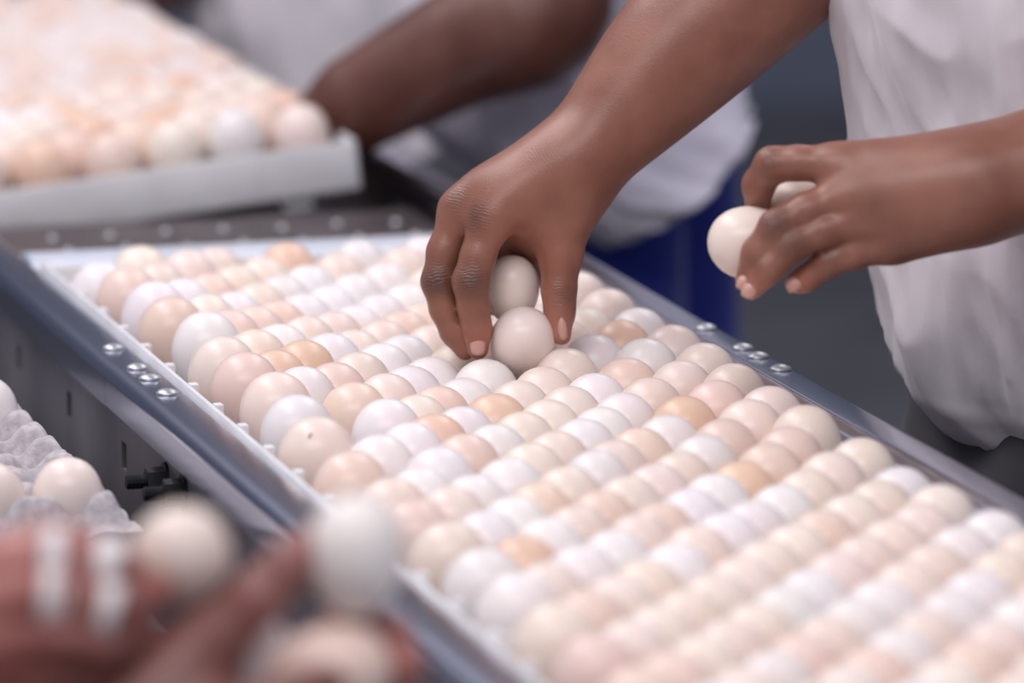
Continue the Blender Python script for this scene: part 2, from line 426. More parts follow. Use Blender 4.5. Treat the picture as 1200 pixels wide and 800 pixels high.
for j in range(3):
    for i in range(8):
        x = -.150 + .045 * i; y = .790 + .070 * j + rnd.uniform(-.006, .006)
        if proto is None:
            bm = bmesh.new(); bmesh.ops.create_uvsphere(bm, u_segments=10, v_segments=6, radius=1); me = bm_mesh('rivet', bm)
            proto = link('rivet', me, zinc, bed)
            o = proto
        else:
            o = proto.copy(); COL.objects.link(o)
        big = (j == 0 and i in (5, 6))
        o.matrix_parent_inverse = Matrix.Identity(4); o.parent = bed
        o.location = (x, y, Z0 - .040); o.scale = (.0080, .0080, .009) if big else (.0042, .0042, .0040)
for y in (-1.5, 0.0, 1.6, 3.05):
    for x in (-.190, .186):
        box('leg', x, x + .03, y, y + .03, 0.0, Z0 - .09, steel_side, conv)
box('under_frame', -.18, .21, -1.5, 3.08, Z0 - .13, Z0 - .091, steel_side, conv)

# ---------------------------------------------------------------- eggs
def egg_mesh(seg=26, rings=18):
    # unit: equatorial radius 1, blunt end up, length 2.6
    V = [(0, 0, 1.14)]; F = []
    for j in range(1, rings):
        t = PI * j / rings; z = math.cos(t)
        r = math.sin(t) * (1 + 0.0 * z)
        zz = z * (1.14 if z > 0 else 1.40)
        r = math.sin(t) ** (.93 if z > 0 else 1.0) * (1.0 if z > 0 else (1 - .10 * z * z))
        for i in range(seg):
            V.append((r * math.cos(2 * PI * i / seg), r * math.sin(2 * PI * i / seg), zz))
    V.append((0, 0, -1.40))
    for i in range(seg): F.append((0, 1 + i, 1 + (i + 1) % seg))
    for j in range(rings - 2):
        for i in range(seg):
            a = 1 + j * seg + i; b = 1 + j * seg + (i + 1) % seg
            F.append((a, a + seg, b + seg, b))
    e = len(V) - 1; s = 1 + (rings - 2) * seg
    for i in range(seg): F.append((s + i, e, s + (i + 1) % seg))
    me = pymesh('egg', V, F); me.materials.append(egg_m)
    me.polygons.foreach_set('use_smooth', [True] * len(me.polygons)); return me
EGG = egg_mesh()
SHADES = {'W': ((.86, .81, .80), 'white'), 'C': ((.86, .755, .67), 'cream'), 'P': ((.85, .72, .64), 'pinkish cream'),
          't': ((.83, .65, .565), 'light tan'), 'T': ((.80, .57, .44), 'tan')}
rc = random.Random(11)
def add_egg(x, y, ztop, r, shade, label, group=None, tilt=0.06, rot=None, centre=None):
    o = bpy.data.objects.new('egg', EGG); COL.objects.link(o)
    c, word = SHADES[shade]; j = rc.uniform(.96, 1.04)
    o.color = (min(c[0] * j, .92), min(c[1] * j * rc.uniform(.98, 1.02), .9), min(c[2] * j * rc.uniform(.97, 1.03), .9), 1)
    o.scale = (r, r, r * rc.uniform(.97, 1.03))
    o.rotation_euler = rot if rot else (rc.uniform(-tilt, tilt), rc.uniform(-tilt, tilt), rc.uniform(0, 6))
    o.location = centre if centre is not None else (x, y, ztop - 1.14 * o.scale[2])
    o['label'] = label; o['category'] = 'egg'
    if group: o['group'] = group
    return o
ORD = ['zeroth', 'first', 'second', 'third', 'fourth', 'fifth', 'sixth', 'seventh', 'eighth', 'ninth', 'tenth', 'eleventh', 'twelfth', 'thirteenth',
       'fourteenth', 'fifteenth', 'sixteenth', 'seventeenth', 'eighteenth', 'nineteenth', 'twentieth', 'twenty-first', 'twenty-second', 'twenty-third', 'twenty-fourth', 'twenty-fifth']
# column, step, x, y, z of the egg's top (1/10 mm), radius (1/100 mm), shell colour
EGGS = """-5 -10 -1360 5594 9 2260 W;-5 -9 -1305 4879 82 2150 t;-5 -8 -1271 4129 98 2223 W;-5 -7 -1306 3411 107 2193 t;-5 -6 -1233 2628 131 2196 W;
-5 -5 -1285 1873 94 2204 P;-5 -4 -1300 1141 114 2150 t;-5 -3 -1269 383 116 2203 P;-5 -2 -1291 -294 92 2184 W;-5 -1 -1354 -1089 103 2260 P;
-5 0 -1335 -1885 40 2217 t;-5 1 -1273 -2646 22 2199 P;-5 2 -1329 -3390 41 2202 t;-5 3 -1316 -4111 57 2190 P;-5 4 -1312 -4862 59 2178 W;
-5 5 -1323 -5611 82 2198 W;-5 6 -1318 -6359 76 2224 P;-5 7 -1314 -7105 75 2203 t;-5 8 -1311 -7851 74 2239 t;-5 9 -1310 -8596 74 2204 C;
-5 10 -1310 -9342 74 2211 W;-4 -10 -1022 5980 50 2256 C;-4 -9 -1043 5238 45 2226 P;-4 -8 -1026 4496 48 2195 W;-4 -7 -1019 3755 57 2205 C;
-4 -6 -1017 3013 68 2226 t;-4 -5 -1014 2241 63 2260 P;-4 -4 -1048 1496 56 2202 T;-4 -3 -1041 760 73 2203 W;-4 0 -1093 -1486 51 2240 W;
-4 1 -1042 -2271 -1 2183 W;-4 2 -1051 -3026 36 2201 P;-4 3 -1038 -3752 31 2236 W;-4 4 -1021 -4495 38 2227 T;-4 5 -1087 -5239 44 2213 P;
-4 6 -1060 -5986 53 2230 t;-4 7 -1054 -6733 51 2150 C;-4 8 -1051 -7478 50 2241 t;-4 9 -1050 -8224 50 2181 W;-4 10 -1049 -8969 49 2160 P;
-3 -9 -756 5620 63 2218 P;-3 -8 -762 4852 15 2231 t;-3 -7 -751 4108 3 2197 W;-3 -6 -763 3372 24 2178 t;-3 -5 -768 2614 25 2211 W;
-3 -4 -785 1857 46 2208 T;-3 -3 -757 1103 26 2252 t;-3 -2 -797 383 24 2232 t;-3 -1 -771 -362 51 2216 W;-3 0 -816 -1131 45 2243 W;
-3 1 -826 -1860 30 2204 W;-3 2 -819 -2646 12 2182 W;-3 3 -777 -3387 26 2228 W;-3 4 -782 -4117 48 2227 W;-3 5 -799 -4877 47 2204 W;
-3 6 -804 -5615 33 2187 C;-3 7 -795 -6361 33 2217 C;-3 8 -791 -7106 31 2150 C;-3 9 -789 -7851 31 2231 P;-3 10 -788 -8597 30 2225 C;
-3 11 -788 -9342 30 2161 W;-2 -9 -485 5970 17 2212 P;-2 -8 -498 5222 4 2181 P;-2 -7 -505 4479 -3 2233 P;-2 -6 -527 3735 -9 2150 t;
-2 -5 -509 2988 5 2183 P;-2 -4 -521 2240 15 2231 W;-2 -3 -511 1482 15 2245 P;-2 -2 -507 729 7 2150 P;-2 -1 -486 -4 -3 2195 P;-2 0 -571 -758 16 2220 T;
-2 1 -571 -1500 29 2192 t;-2 2 -502 -2263 22 2258 W;-2 3 -534 -3009 19 2174 t;-2 4 -506 -3747 31 2221 P;-2 5 -510 -4500 37 2179 W;
-2 6 -537 -5245 27 2252 P;-2 7 -535 -5990 19 2209 P;-2 8 -530 -6735 17 2199 P;-2 9 -528 -7480 16 2158 W;-2 10 -527 -8224 16 2260 t;
-2 11 -526 -8970 16 2233 t;-1 -8 -224 5585 -9 2233 P;-1 -7 -250 4847 -22 2244 W;-1 -6 -264 4098 -32 2220 W;-1 -5 -238 3333 -31 2191 P;
-1 -4 -269 2602 -35 2186 P;-1 -3 -259 1867 -5 2186 W;-1 -2 -267 1097 -21 2251 W;-1 -1 -265 371 -24 2166 t;-1 0 -309 -404 -15 2192 W;
-1 1 -295 -1139 6 2200 W;-1 2 -270 -1879 26 2217 P;-1 3 -260 -2640 29 2227 C;-1 4 -261 -3370 28 2173 t;-1 5 -251 -4103 38 2158 P;
-1 6 -272 -4869 25 2210 W;-1 7 -271 -5619 13 2246 P;-1 8 -269 -6364 9 2233 C;-1 9 -267 -7109 7 2216 t;-1 10 -266 -7853 6 2200 C;
-1 11 -265 -8597 6 2219 t;-1 12 -265 -9343 6 2203 P;0 -8 44 5978 25 2235 T;0 -7 20 5215 -21 2186 W;0 -6 1 4466 -48 2214 W;0 -5 -1 3703 -63 2207 W;
0 -4 7 2955 -40 2226 P;0 -3 -22 2238 -22 2217 W;0 -2 -35 1484 -42 2260 W;0 -1 -5 728 -50 2255 W;0 0 3 -16 -18 2255 T;0 1 -26 -767 2 2150 P;
0 2 -18 -1506 15 2200 P;0 3 21 -2262 37 2192 W;0 4 -2 -3003 26 2226 C;0 5 -23 -3737 14 2150 t;0 6 -31 -4483 35 2245 P;0 7 -9 -5248 11 2242 P;
0 8 -6 -5995 5 2171 W;0 9 -5 -6738 3 2181 P;0 10 -4 -7482 2 2186 t;0 11 -4 -8226 1 2211 W;0 12 -4 -8970 1 2229 t;1 -7 324 5575 -2 2260 P;
1 -6 266 4841 -34 2204 W;1 -5 267 4096 -58 2233 W;1 -4 243 3330 -51 2215 t;1 -3 260 2585 -26 2260 P;1 -2 242 1856 -25 2232 P;1 -1 238 1126 -10 2251 W;
1 0 259 371 -18 2178 C;1 1 237 -395 -4 2204 C;1 2 252 -1141 12 2186 W;1 3 244 -1878 15 2255 P;1 4 275 -2647 15 2230 P;1 5 261 -3387 12 2201 W;
1 6 243 -4120 18 2196 W;1 7 251 -4877 14 2225 C;1 8 258 -5627 6 2189 W;1 9 258 -6370 3 2182 W;1 10 258 -7112 2 2224 W;1 11 258 -7855 1 2260 C;
1 12 258 -8599 1 2203 W;1 13 258 -9343 1 2193 P;2 -7 566 5968 21 2175 W;2 -6 569 5189 -27 2170 W;2 -5 545 4446 -57 2226 W;2 -4 482 3705 -68 2236 t;
2 -3 515 2961 -25 2210 C;2 -2 521 2220 -10 2220 P;2 0 520 743 -8 2213 P;2 1 481 -8 -0 2214 C;2 2 480 -759 3 2164 W;2 3 499 -1510 9 2196 t;
2 4 526 -2281 5 2213 P;2 5 517 -3016 13 2187 W;2 6 513 -3771 2 2196 W;2 7 520 -4516 11 2185 C;2 8 523 -5262 10 2200 P;2 9 523 -6003 8 2236 W;
2 10 522 -6743 7 2198 P;2 11 520 -7485 6 2205 t;2 12 519 -8228 6 2234 P;2 13 519 -8971 6 2229 C;3 -6 805 5594 16 2260 P;3 -5 808 4826 -16 2150 C;
3 -4 785 4070 -28 2236 W;3 -3 772 3336 -19 2196 W;3 -2 784 2594 0 2214 C;3 -1 792 1857 16 2235 P;3 0 775 1138 33 2242 P;3 1 751 363 4 2241 W;
3 2 728 -375 11 2215 W;3 3 780 -1154 8 2258 W;3 4 781 -1899 22 2202 W;3 5 781 -2660 5 2206 T;3 6 792 -3413 8 2234 W;3 7 795 -4163 9 2193 t;
3 8 793 -4905 14 2260 P;3 9 790 -5639 16 2241 P;3 10 786 -6377 16 2260 W;3 11 783 -7116 16 2209 P;3 12 781 -7857 16 2199 P;4 -6 1050 5973 28 2215 W;
4 -5 1062 5212 17 2232 C;4 -4 1056 4456 6 2192 P;4 -3 1046 3709 8 2221 P;4 -2 1044 2969 14 2209 P;4 -1 1057 2225 29 2258 P;4 0 1061 1498 50 2190 W;
4 1 1062 724 25 2241 t;4 2 1005 -1 26 2191 P;4 3 1006 -745 41 2181 T;4 4 1028 -1523 38 2189 t;4 5 1065 -2295 32 2174 t;4 6 1063 -3054 14 2214 P;
4 7 1075 -3814 13 2241 C;4 8 1070 -4554 19 2215 P;4 9 1061 -5281 26 2229 P;4 10 1052 -6012 29 2259 W;4 11 1048 -6749 30 2218 W;
4 12 1043 -7486 30 2216 P;5 -5 1317 5590 42 2202 P;5 -4 1318 4836 35 2162 P;5 -3 1313 4092 39 2233 C;5 -2 1311 3348 48 2157 C;5 -1 1309 2596 36 2230 C;
5 0 1343 1856 73 2210 T;5 1 1304 1128 73 2244 W;5 2 1318 360 57 2208 P;5 3 1317 -398 62 2185 t;5 4 1303 -1141 74 2221 P;5 5 1306 -1918 46 2193 t;
5 6 1322 -2677 35 2205 P;5 7 1359 -3467 15 2211 P;5 8 1354 -4215 25 2206 P;5 9 1340 -4933 37 2204 W;5 10 1320 -5650 46 2185 P;
5 11 1313 -6383 48 2204 P;6 -5 1578 5963 67 2150 P;6 -4 1578 5214 64 2205 P;6 -3 1576 4464 62 2174 P;6 -2 1576 3730 89 2244 P;6 -1 1577 2985 88 2248 P;
6 0 1577 2232 78 2151 W;6 1 1589 1484 88 2214 P;6 2 1584 740 93 2206 P;6 3 1545 -15 90 2179 P;6 4 1551 -772 77 2226 P;6 5 1537 -1515 92 2196 P;
6 6 1615 -2349 38 2157 P;6 7 1606 -3101 6 2202 W;6 8 1591 -3843 45 2206 C;6 9 1641 -4610 44 2213 W;6 10 1591 -5292 66 2173 P;6 11 1578 -6016 71 2228 P;"""
rows = []
for t in EGGS.replace('\n', '').split(';'):
    if t.strip():
        a = t.split(); rows.append((int(a[0]), int(a[1]), float(a[2]) / 1e4, float(a[3]) / 1e4, float(a[4]) / 1e4, float(a[5]) / 1e5, a[6]))
bycol = {}
for r_ in rows: bycol.setdefault(r_[0], []).append(r_)
left_ys = []
for m_, lst in bycol.items():
    lst.sort(key=lambda r_: -r_[3])
    for i, (mm, kk, x, y, z, rad, sh) in enumerate(lst):
        word = SHADES[sh][1]; cn = m_ + 6
        colname = {1: 'the column beside the left rail', 12: 'the column beside the right rail'}.get(cn, 'the %s column from the left rail' % ORD[cn])
        lab = ('%s egg, farthest one in %s' % (word, colname)) if i == 0 else ('%s egg, %s from the far end in %s' % (word, ORD[i + 1], colname))
        if (mm, kk) == (-5, -1): lab = 'cream egg with a small brown speck beside the left rail'
        if (mm, kk) == (0, 0): lab = 'glossy tan egg with fine pale mottling, in front of the reaching hand'
        e = add_egg(x - (.0025 if m_ == -5 else 0), y, Z0 + z, rad * (1.06 if m_ == -5 else 1.0), sh, lab, 'eggs standing in the near white trays')
        if m_ == -5: left_ys.append(y)
        if (mm, kk) == (-5, -1):
            d = bmesh.new(); bmesh.ops.create_uvsphere(d, u_segments=8, v_segments=6, radius=1)
            sp_ = link('speck', bm_mesh('speck', d), material('brown_dirt', (.42, .26, .17), .8), None)
            p = at(363, 511, 3.0); dr = p - CAM; dr /= np.linalg.norm(dr)
            c = np.array(e.location); oc = CAM - c; S = np.array([rad, rad, rad * 1.3])
            o_, d_ = oc / S, dr / S; A = d_ @ d_; Bq = o_ @ d_; Cq = o_ @ o_ - 1; disc = max(Bq * Bq - A * Cq, 0)
            hit = CAM + dr * ((-Bq - math.sqrt(disc)) / A)
            sp_.parent = e; bpy.context.view_layer.update(); sp_.matrix_parent_inverse = e.matrix_world.inverted()
            sp_.location = hit; sp_.scale = (.0008, .0006, .0026); sp_.rotation_euler = (0, .5, 0)
# downy feather stuck in the empty cell
bm = bmesh.new(); rf = random.Random(2); c0 = at(412, 500, 3.60)
for i in range(90):
    a = rf.uniform(0, 2 * PI); l = rf.uniform(.006, .013); el = rf.uniform(.1, 1.3)
    d = np.array([math.cos(a) * math.cos(el), math.sin(a) * math.cos(el), math.sin(el)]) * l
    s = np.array([-math.sin(a), math.cos(a), 0]) * .0003
    b0 = np.array([-.1065, .0645, Z0 - .030]) + np.array([rf.uniform(-.006, .006), rf.uniform(-.01, .01), 0])
    vs = [bm.verts.new(b0 - s), bm.verts.new(b0 + s), bm.verts.new(b0 + d * .6 + s), bm.verts.new(b0 + d), bm.verts.new(b0 + d * .6 - s)]
    bm.faces.new(vs)
fo = link('down_feather', bm_mesh('down_feather', bm), material('white_down', (.85, .83, .88), .9), None, smooth=False)
fo['label'] = 'white downy feather in an empty cell near the left rail'; fo['category'] = 'feather'

# ---------------------------------------------------------------- near trays
def setter_tray(y0, y1, label, left, cells):
    t = empty('egg_tray', (0.013, (y0 + y1) / 2, Z0 - .072), label, 'tray', 'white plastic setter trays')
    xa, xb, zb, zr = -.1695, .1925, Z0 - .0719, Z0 - .0115
    box('base', xa, xb, y0, y1, zb, zb + .004, plastic_w, t)
    rl = box('rim', xa, xa + .003, y0, y1, zb, zr, plastic_w, t, .0008)
    for v in rl.data.vertices:
        if v.co.z > zr - .01: v.co.z += .0040 * max(0.0, (v.co.y + .12) / .75)
    box('rim', xb - .003, xb, y0, y1, zb, zr - .012, plastic_w, t, .0008)
    box('rim', xa, xb, y1 - .003, y1, zb, zr, plastic_w, t, .0008); box('rim', xa, xb, y0, y0 + .003, zb, zr - .012, plastic_w, t, .0008)
    for i in range(len(left) - 1):
        y = (left[i] + left[i + 1]) / 2
        if y0 + .01 < y < y1 - .01: box('cell_tab', -.1615, -.1555, y - .0045, y + .0045, zb + .004, Z0 - .0135, plastic_w, t, .0008)
    bm = bmesh.new()
    for (x, y) in cells:
        if y0 + .012 < y < y1 - .012: bx(bm, x - .0025, x + .0025, y - .0025, y + .0025, zb + .004, Z0 - .032)
    g = link('cell_posts', bm_mesh('cell_posts', bm), plastic_w, t, smooth=False); g['kind'] = 'stuff'
    return t
cells = []
pos = {(r_[0], r_[1]): (r_[2], r_[3]) for r_ in rows}
for (a, b_), p in pos.items():
    for tri in (((a + 1, b_), (a + 1, b_ + 1)), ((a, b_ + 1), (a + 1, b_ + 1))):
        if all(q in pos for q in tri):
            cells.append((sum([p[0]] + [pos[q][0] for q in tri]) / 3, sum([p[1]] + [pos[q][1] for q in tri]) / 3))
setter_tray(-.610, .629, 'white plastic egg tray between the rails, full of eggs under the reaching hand', left_ys, cells)
setter_tray(-1.69, -.615, 'white plastic egg tray nearest the camera, mostly hidden under its eggs', left_ys, cells)

# ---------------------------------------------------------------- far tray, tipped sideways on the rails
ft = empty('egg_tray', (0.163, 1.03, Z0 - .0265), 'blurred white tray of eggs tipped sideways at the far end of the conveyor', 'tray', 'white plastic setter trays', rot=(0, math.radians(-5.8), 0))
def lbox(name, x0, x1, y0, y1, z0, z1, parent, mat=plastic_w, bev=.001):
    bm = bmesh.new(); bx(bm, x0, x1, y0, y1, z0, z1, bev); return link(name, bm_mesh(name, bm, 35), mat, parent, smooth=False, keep=True)
FW, FLn = .362, 1.02
lbox('base', -FW, 0, 0, FLn, 0, .004, ft); lbox('rim', -FW, 0, 0, .004, 0, .039, ft); lbox('rim', -FW, 0, FLn - .004, FLn, 0, .039, ft)
lbox('rim', -.004, 0, 0, FLn, 0, .039, ft); lbox('rim', -FW, -FW + .004, 0, FLn, 0, .039, ft)
for x in (-.05,): lbox('foot', x - .012, x + .012, .01, .03, -.012, 0, ft)
bpy.context.view_layer.update(); FM = ft.matrix_world.copy(); FR = FM.to_euler()
fm = bmesh.new(); rr = random.Random(4); nind = 0; budget = 44
fd = bmesh.new()
for j in range(26):
    for i in range(6):
        x = -.036 - .0525 * i - (.026 if j % 2 else 0) ; y = .032 + .0375 * j
        if x < -FW + .026: continue
        x += rr.uniform(-.002, .002); top = .073 + rr.uniform(-.003, .004)
        r_ = .0225 + rr.uniform(-.0006, .0006)
        sh = rr.choice('WCPPtTCP') if j < 8 else rr.choice('WCPt')
        c = FM @ Vector((x, y, top - 1.22 * r_))
        if nind < budget:
            e = add_egg(0, 0, 0, r_, sh, '%s egg, %s from the right in %s of the far tray' % (SHADES[sh][1], ORD[i + 1], 'the front row' if j == 0 else 'the %s row' % ORD[j + 1]),
                        'eggs in the far tilted tray', centre=c, rot=(FR[0], FR[1], rr.uniform(0, 6)))
            nind += 1
        else:
            M4 = Matrix.Translation(c) @ Matrix.Rotation(FR[1], 4, 'Y') @ Matrix.Diagonal((r_, r_, r_, 1))
            base = len(fd.verts)
            tmp = bmesh.ops.create_uvsphere(fd, u_segments=12, v_segments=8, radius=1.0)
            for v in tmp['verts']:
                v.co.z *= 1.14 if v.co.z > 0 else 1.38
                v.co = M4 @ v.co
st = link('egg_rows', bm_mesh('far_eggs', fd), egg_far_m, None); st['kind'] = 'stuff'; st['label'] = 'rows of cream and white eggs filling the back of the far tray'; st['category'] = 'egg'

# ---------------------------------------------------------------- pulp trays on a side shelf
shelf = empty('side_table', (-.42, .25, 0), 'grey steel side table standing left of the conveyor under the pulp trays', 'table')
SX0, SX1, SY0, SY1, SZ = -.62, -.232, -.12, .75, Z0 - .1110
box('table_top', SX0, SX1, SY0, SY1, SZ - .02, SZ, steel_side, shelf, .002)
for x in (SX0 + .01, SX1 - .04):
    for y in (SY0 + .01, SY1 - .04): box('leg', x, x + .03, y, y + .03, 0, SZ - .02, steel_side, shelf)
PT = .0475                                    # cell pitch
def pulp_h(u, v):
    """height of the moulded sheet over cell coordinates; pockets at half-integers, peaks at integers"""
    cu, cv = math.cos(2 * PI * u), math.cos(2 * PI * v)
    peak = max(0.0, (cu + cv) / 2) ** .8
    saddle = .5 * (1 + max(cu, cv))
    pocket = math.sqrt(min(1, ((u % 1) - .5) ** 2 * 4 + ((v % 1) - .5) ** 2 * 4))
    h = .005 + .026 * min(1, pocket) ** 1.3 + .017 * peak
    h = min(h, .0395 + .1 * (h - .0395)) if h > .0395 else h
    return h + .0010 * math.sin(40 * u) * math.sin(37 * v)
def pulp_tray(ox, oy, oz, nu, nv, label, rs):
    t = empty('egg_carton_tray', (ox - nu * PT / 2, oy + nv * PT / 2, oz), label, 'carton tray', 'grey moulded pulp trays')
    D = 12; V = []; F = []; r_ = random.Random(rs); U = int(nu * D); W = int(nv * D); ex = 4
    for a in range(-ex, U + ex + 1):
        for b_ in range(-ex, W + ex + 1):
            u = a / D; v = b_ / D; uc = min(max(u, .0), nu); vc = min(max(v, .0), nv)
            z = pulp_h(uc, vc); out = max(0 - u, u - nu, 0 - v, v - nv, 0)
            if out > 0: z = z * (1 - .6 * min(1, out * 5)) + .006 * min(1, out * 5) - out * .004
            nz = noise.noise(Vector((u * 3.1, v * 3.1, rs))) * .0022 + noise.noise(Vector((u * 9, v * 9, rs))) * .001
            V.append((ox - u * PT + nz * .6, oy + v * PT + nz * .5, oz + z + nz))
    n = W + 2 * ex + 1
    for a in range(U + 2 * ex):
        for b_ in range(W + 2 * ex):
            i = a * n + b_; F.append((i, i + 1, i + n + 1, i + n))
    me = pymesh('shell', V, F)
    o = link('shell', me, pulp, t)
    md = o.modifiers.new('thickness', 'SOLIDIFY'); md.thickness = .0022; md.offset = -1
    sd = o.modifiers.new('soft', 'SUBSURF'); sd.levels = 1; sd.render_levels = 1
    return t
OX, OY, OZ = -.2540, -.0700, Z0 - .0685
for i in range(3):
    pulp_tray(OX, OY + .002 * i, SZ + .002 + .0155 * i, 6, 8, ['grey pulp tray at the bottom of the small stack beside the conveyor', 'grey pulp tray in the middle of the small stack beside the conveyor',
              'top grey pulp tray holding a few eggs beside the left rail'][i], i + 1)
TZ = SZ + .002 + .031
def pulp_egg(u, v, sh, label, r_=.0213):
    add_egg(0, 0, 0, r_, sh, label, 'eggs in the pulp tray', centre=(OX - u * PT, OY + v * PT, TZ + .006 + 1.38 * r_), tilt=.05)
pulp_egg(.5, .5, 'C', 'cream egg in the right front corner cell of the grey pulp tray', .0214)
pulp_egg(1.5, .5, 'C', 'cream egg cut by the left frame edge in the pulp tray')
pulp_egg(.5, 6.5, 'W', 'white egg near the far end of the grey pulp tray')

# ---------------------------------------------------------------- people
def nail(px, py, d, along, parent, w=.0062, l=.0085):
    """small curved plate lying on a fingertip, long axis along the given image direction"""
    c = at(px, py, d); a = RIGHT * along[0] - UP * along[1]; a /= np.linalg.norm(a)
    nrm = -FWD; s = np.cross(nrm, a); V = []; F = []
    for i in range(7):
        for j in range(7):
            u = (i - 3) / 3; v = (j - 3) / 3; k = math.sqrt(max(0, 1 - .35 * v * v)); 
            V.append(c + s * u * w * k * (1 - .25 * max(0, -v) ** 2) + a * v * l * math.sqrt(1 - .3 * u * u) + nrm * (.0022 * (1 - u * u) + .0012 * (1 - v * v) - .002))
    for i in range(6):
        for j in range(6): q = i * 7 + j; F.append((q, q + 1, q + 8, q + 7))
    o = link('fingernail', pymesh('fingernail', V, F), nail_m, parent)
    md = o.modifiers.new('t', 'SOLIDIFY'); md.thickness = .0006
    return o

def loft(name, rings, mat, parent, seg=120, sub=10, wr=.004, seed=1, cap=True, wf=1.0):
    """rings: (cx, cy, z, a, b) ellipses from bottom to top; cloth folds as real relief"""
    Z = [r[2] for r in rings]; V = []; F = []
    n = (len(rings) - 1) * sub + 1
    A = np.array(rings, float)
    for j in range(n):
        t = j / sub; i = min(int(t), len(rings) - 2); f_ = t - i
        p0 = A[max(i - 1, 0)]; p1 = A[i]; p2 = A[i + 1]; p3 = A[min(i + 2, len(A) - 1)]
        q = .5 * (2 * p1 + (p2 - p0) * f_ + (2 * p0 - 5 * p1 + 4 * p2 - p3) * f_ ** 2 + (3 * p1 - p0 - 3 * p2 + p3) * f_ ** 3)
        for s in range(seg):
            th = 2 * PI * s / seg; c, sn = math.cos(th), math.sin(th)
            P = Vector((c * 2.2, sn * 2.2, q[2] * 3.0 + c * .8))
            d = wr * (noise.noise(P * 1.1 * wf + Vector((seed, 0, 0))) * 1.6 + (1 - abs(noise.noise(Vector((c * 3 + sn, sn * 2, q[2] * 8 + 2 * c)) * wf + Vector((0, seed, 0)))) * 2) * .5 + noise.noise(P * 5 * wf) * .25)
            V.append((q[0] + (q[3] + d) * c, q[1] + (q[4] + d) * sn, q[2]))
    for j in range(n - 1):
        for s in range(seg):
            a = j * seg + s; b_ = j * seg + (s + 1) % seg
            F.append((a, b_, b_ + seg, a + seg))
    if cap:
        F.append(tuple(range(seg - 1, -1, -1))); F.append(tuple(range((n - 1) * seg, n * seg)))
    return link(name, pymesh(name, V, F), mat, parent)

def fingers(w, k, tips, spread, r0=.0095):
    pass

EYE3 = np.eye(3)
def head_prims(c, face):
    """cranium, jaw, nose, ears, neck from head centre c; face = unit vector looked along"""
    face = np.array(face, float); face /= np.linalg.norm(face); up = np.array([0, 0, 1.0]); side = np.cross(up, face)
    R = np.stack([side, face, up], 1)
    P = [('e', c + up * .02, R, (.074, .092, .10)), ('e', c + face * .02 - up * .055, R, (.056, .066, .062)),
         (c + face * .088 + up * .01, c + face * .108 - up * .022, .009, .014), (c + face * .088 - up * .055 - side * .016, c + face * .088 - up * .055 + side * .016, .009, .009),
         ('e', c + side * .074 - up * .005, R, (.008, .018, .03)), ('e', c - side * .074 - up * .005, R, (.008, .018, .03)),
         (c - up * .06 - face * .02, c - up * .17 - face * .03, .052, .060)]
    return P
def hair_cap(c, face, parent):
    bm = bmesh.new(); bmesh.ops.create_icosphere(bm, subdivisions=4, radius=1)
    f_ = Vector(face).normalized()
    for v in list(bm.verts):
        d = v.co.copy(); k = 1 + .03 * noise.noise(d * 14)
        if d.dot(f_) > .45 and d.z < .55 or d.z < -.45: bm.verts.remove(v); continue
        v.co = Vector(c) + Vector((d.x * .094 * k, d.y * .094 * k, .024 + d.z * .114 * k))
    o = link('hair', bm_mesh('hair', bm), hair_m, parent); md = o.modifiers.new('t', 'SOLIDIFY'); md.thickness = .012; return o

def simple_hand(w, d, n, r=.9):
    """relaxed curled hand: wrist point w, direction d, palm-facing normal n"""
    d = d / np.linalg.norm(d); n = n - d * (n @ d); n /= np.linalg.norm(n); s = np.cross(d, n)
    k = r
    base = [(w, w + d * .085 * k + s * .024 * k, .026 * k, .016 * k), (w, w + d * .085 * k - s * .024 * k, .026 * k, .016 * k), (w, w + d * .08 * k, .026 * k, .018 * k)]
    L_ = []
    for i, (o_, l) in enumerate(((-.033, .88), (-.011, 1.0), (.011, .95), (.033, .76))):
        a = w + d * .088 * k + s * o_ * k; b_ = a + (d * .04 + n * .012) * l * k; c = b_ + (d * .018 + n * .018) * l * k; e = c + (d * .004 + n * .020) * l * k
        L_.append(bone([a, b_, c, e], [.0105 * k, .0095 * k, .0085 * k, .0075 * k]))
    a = w + d * .03 * k - s * .026 * k; b_ = a + (d * .035 - s * .028 + n * .015) * k; c = b_ + (d * .03 + n * .012) * k
    L_.append(bone([a, b_, c], [.014 * k, .011 * k, .009 * k]))
    return base, L_

def nv(*a): return np.array(a, float)

# ======== worker A: white shirt, right side, both hands at the eggs
pa = empty('person', (.40, .06, 0), 'worker in a white shirt standing right, reaching both hands over the eggs', 'person')
D1, D2 = 3.835, 3.60
sh_r = nv(.40, .27, 1.40); sh_l = nv(.37, -.16, 1.40)
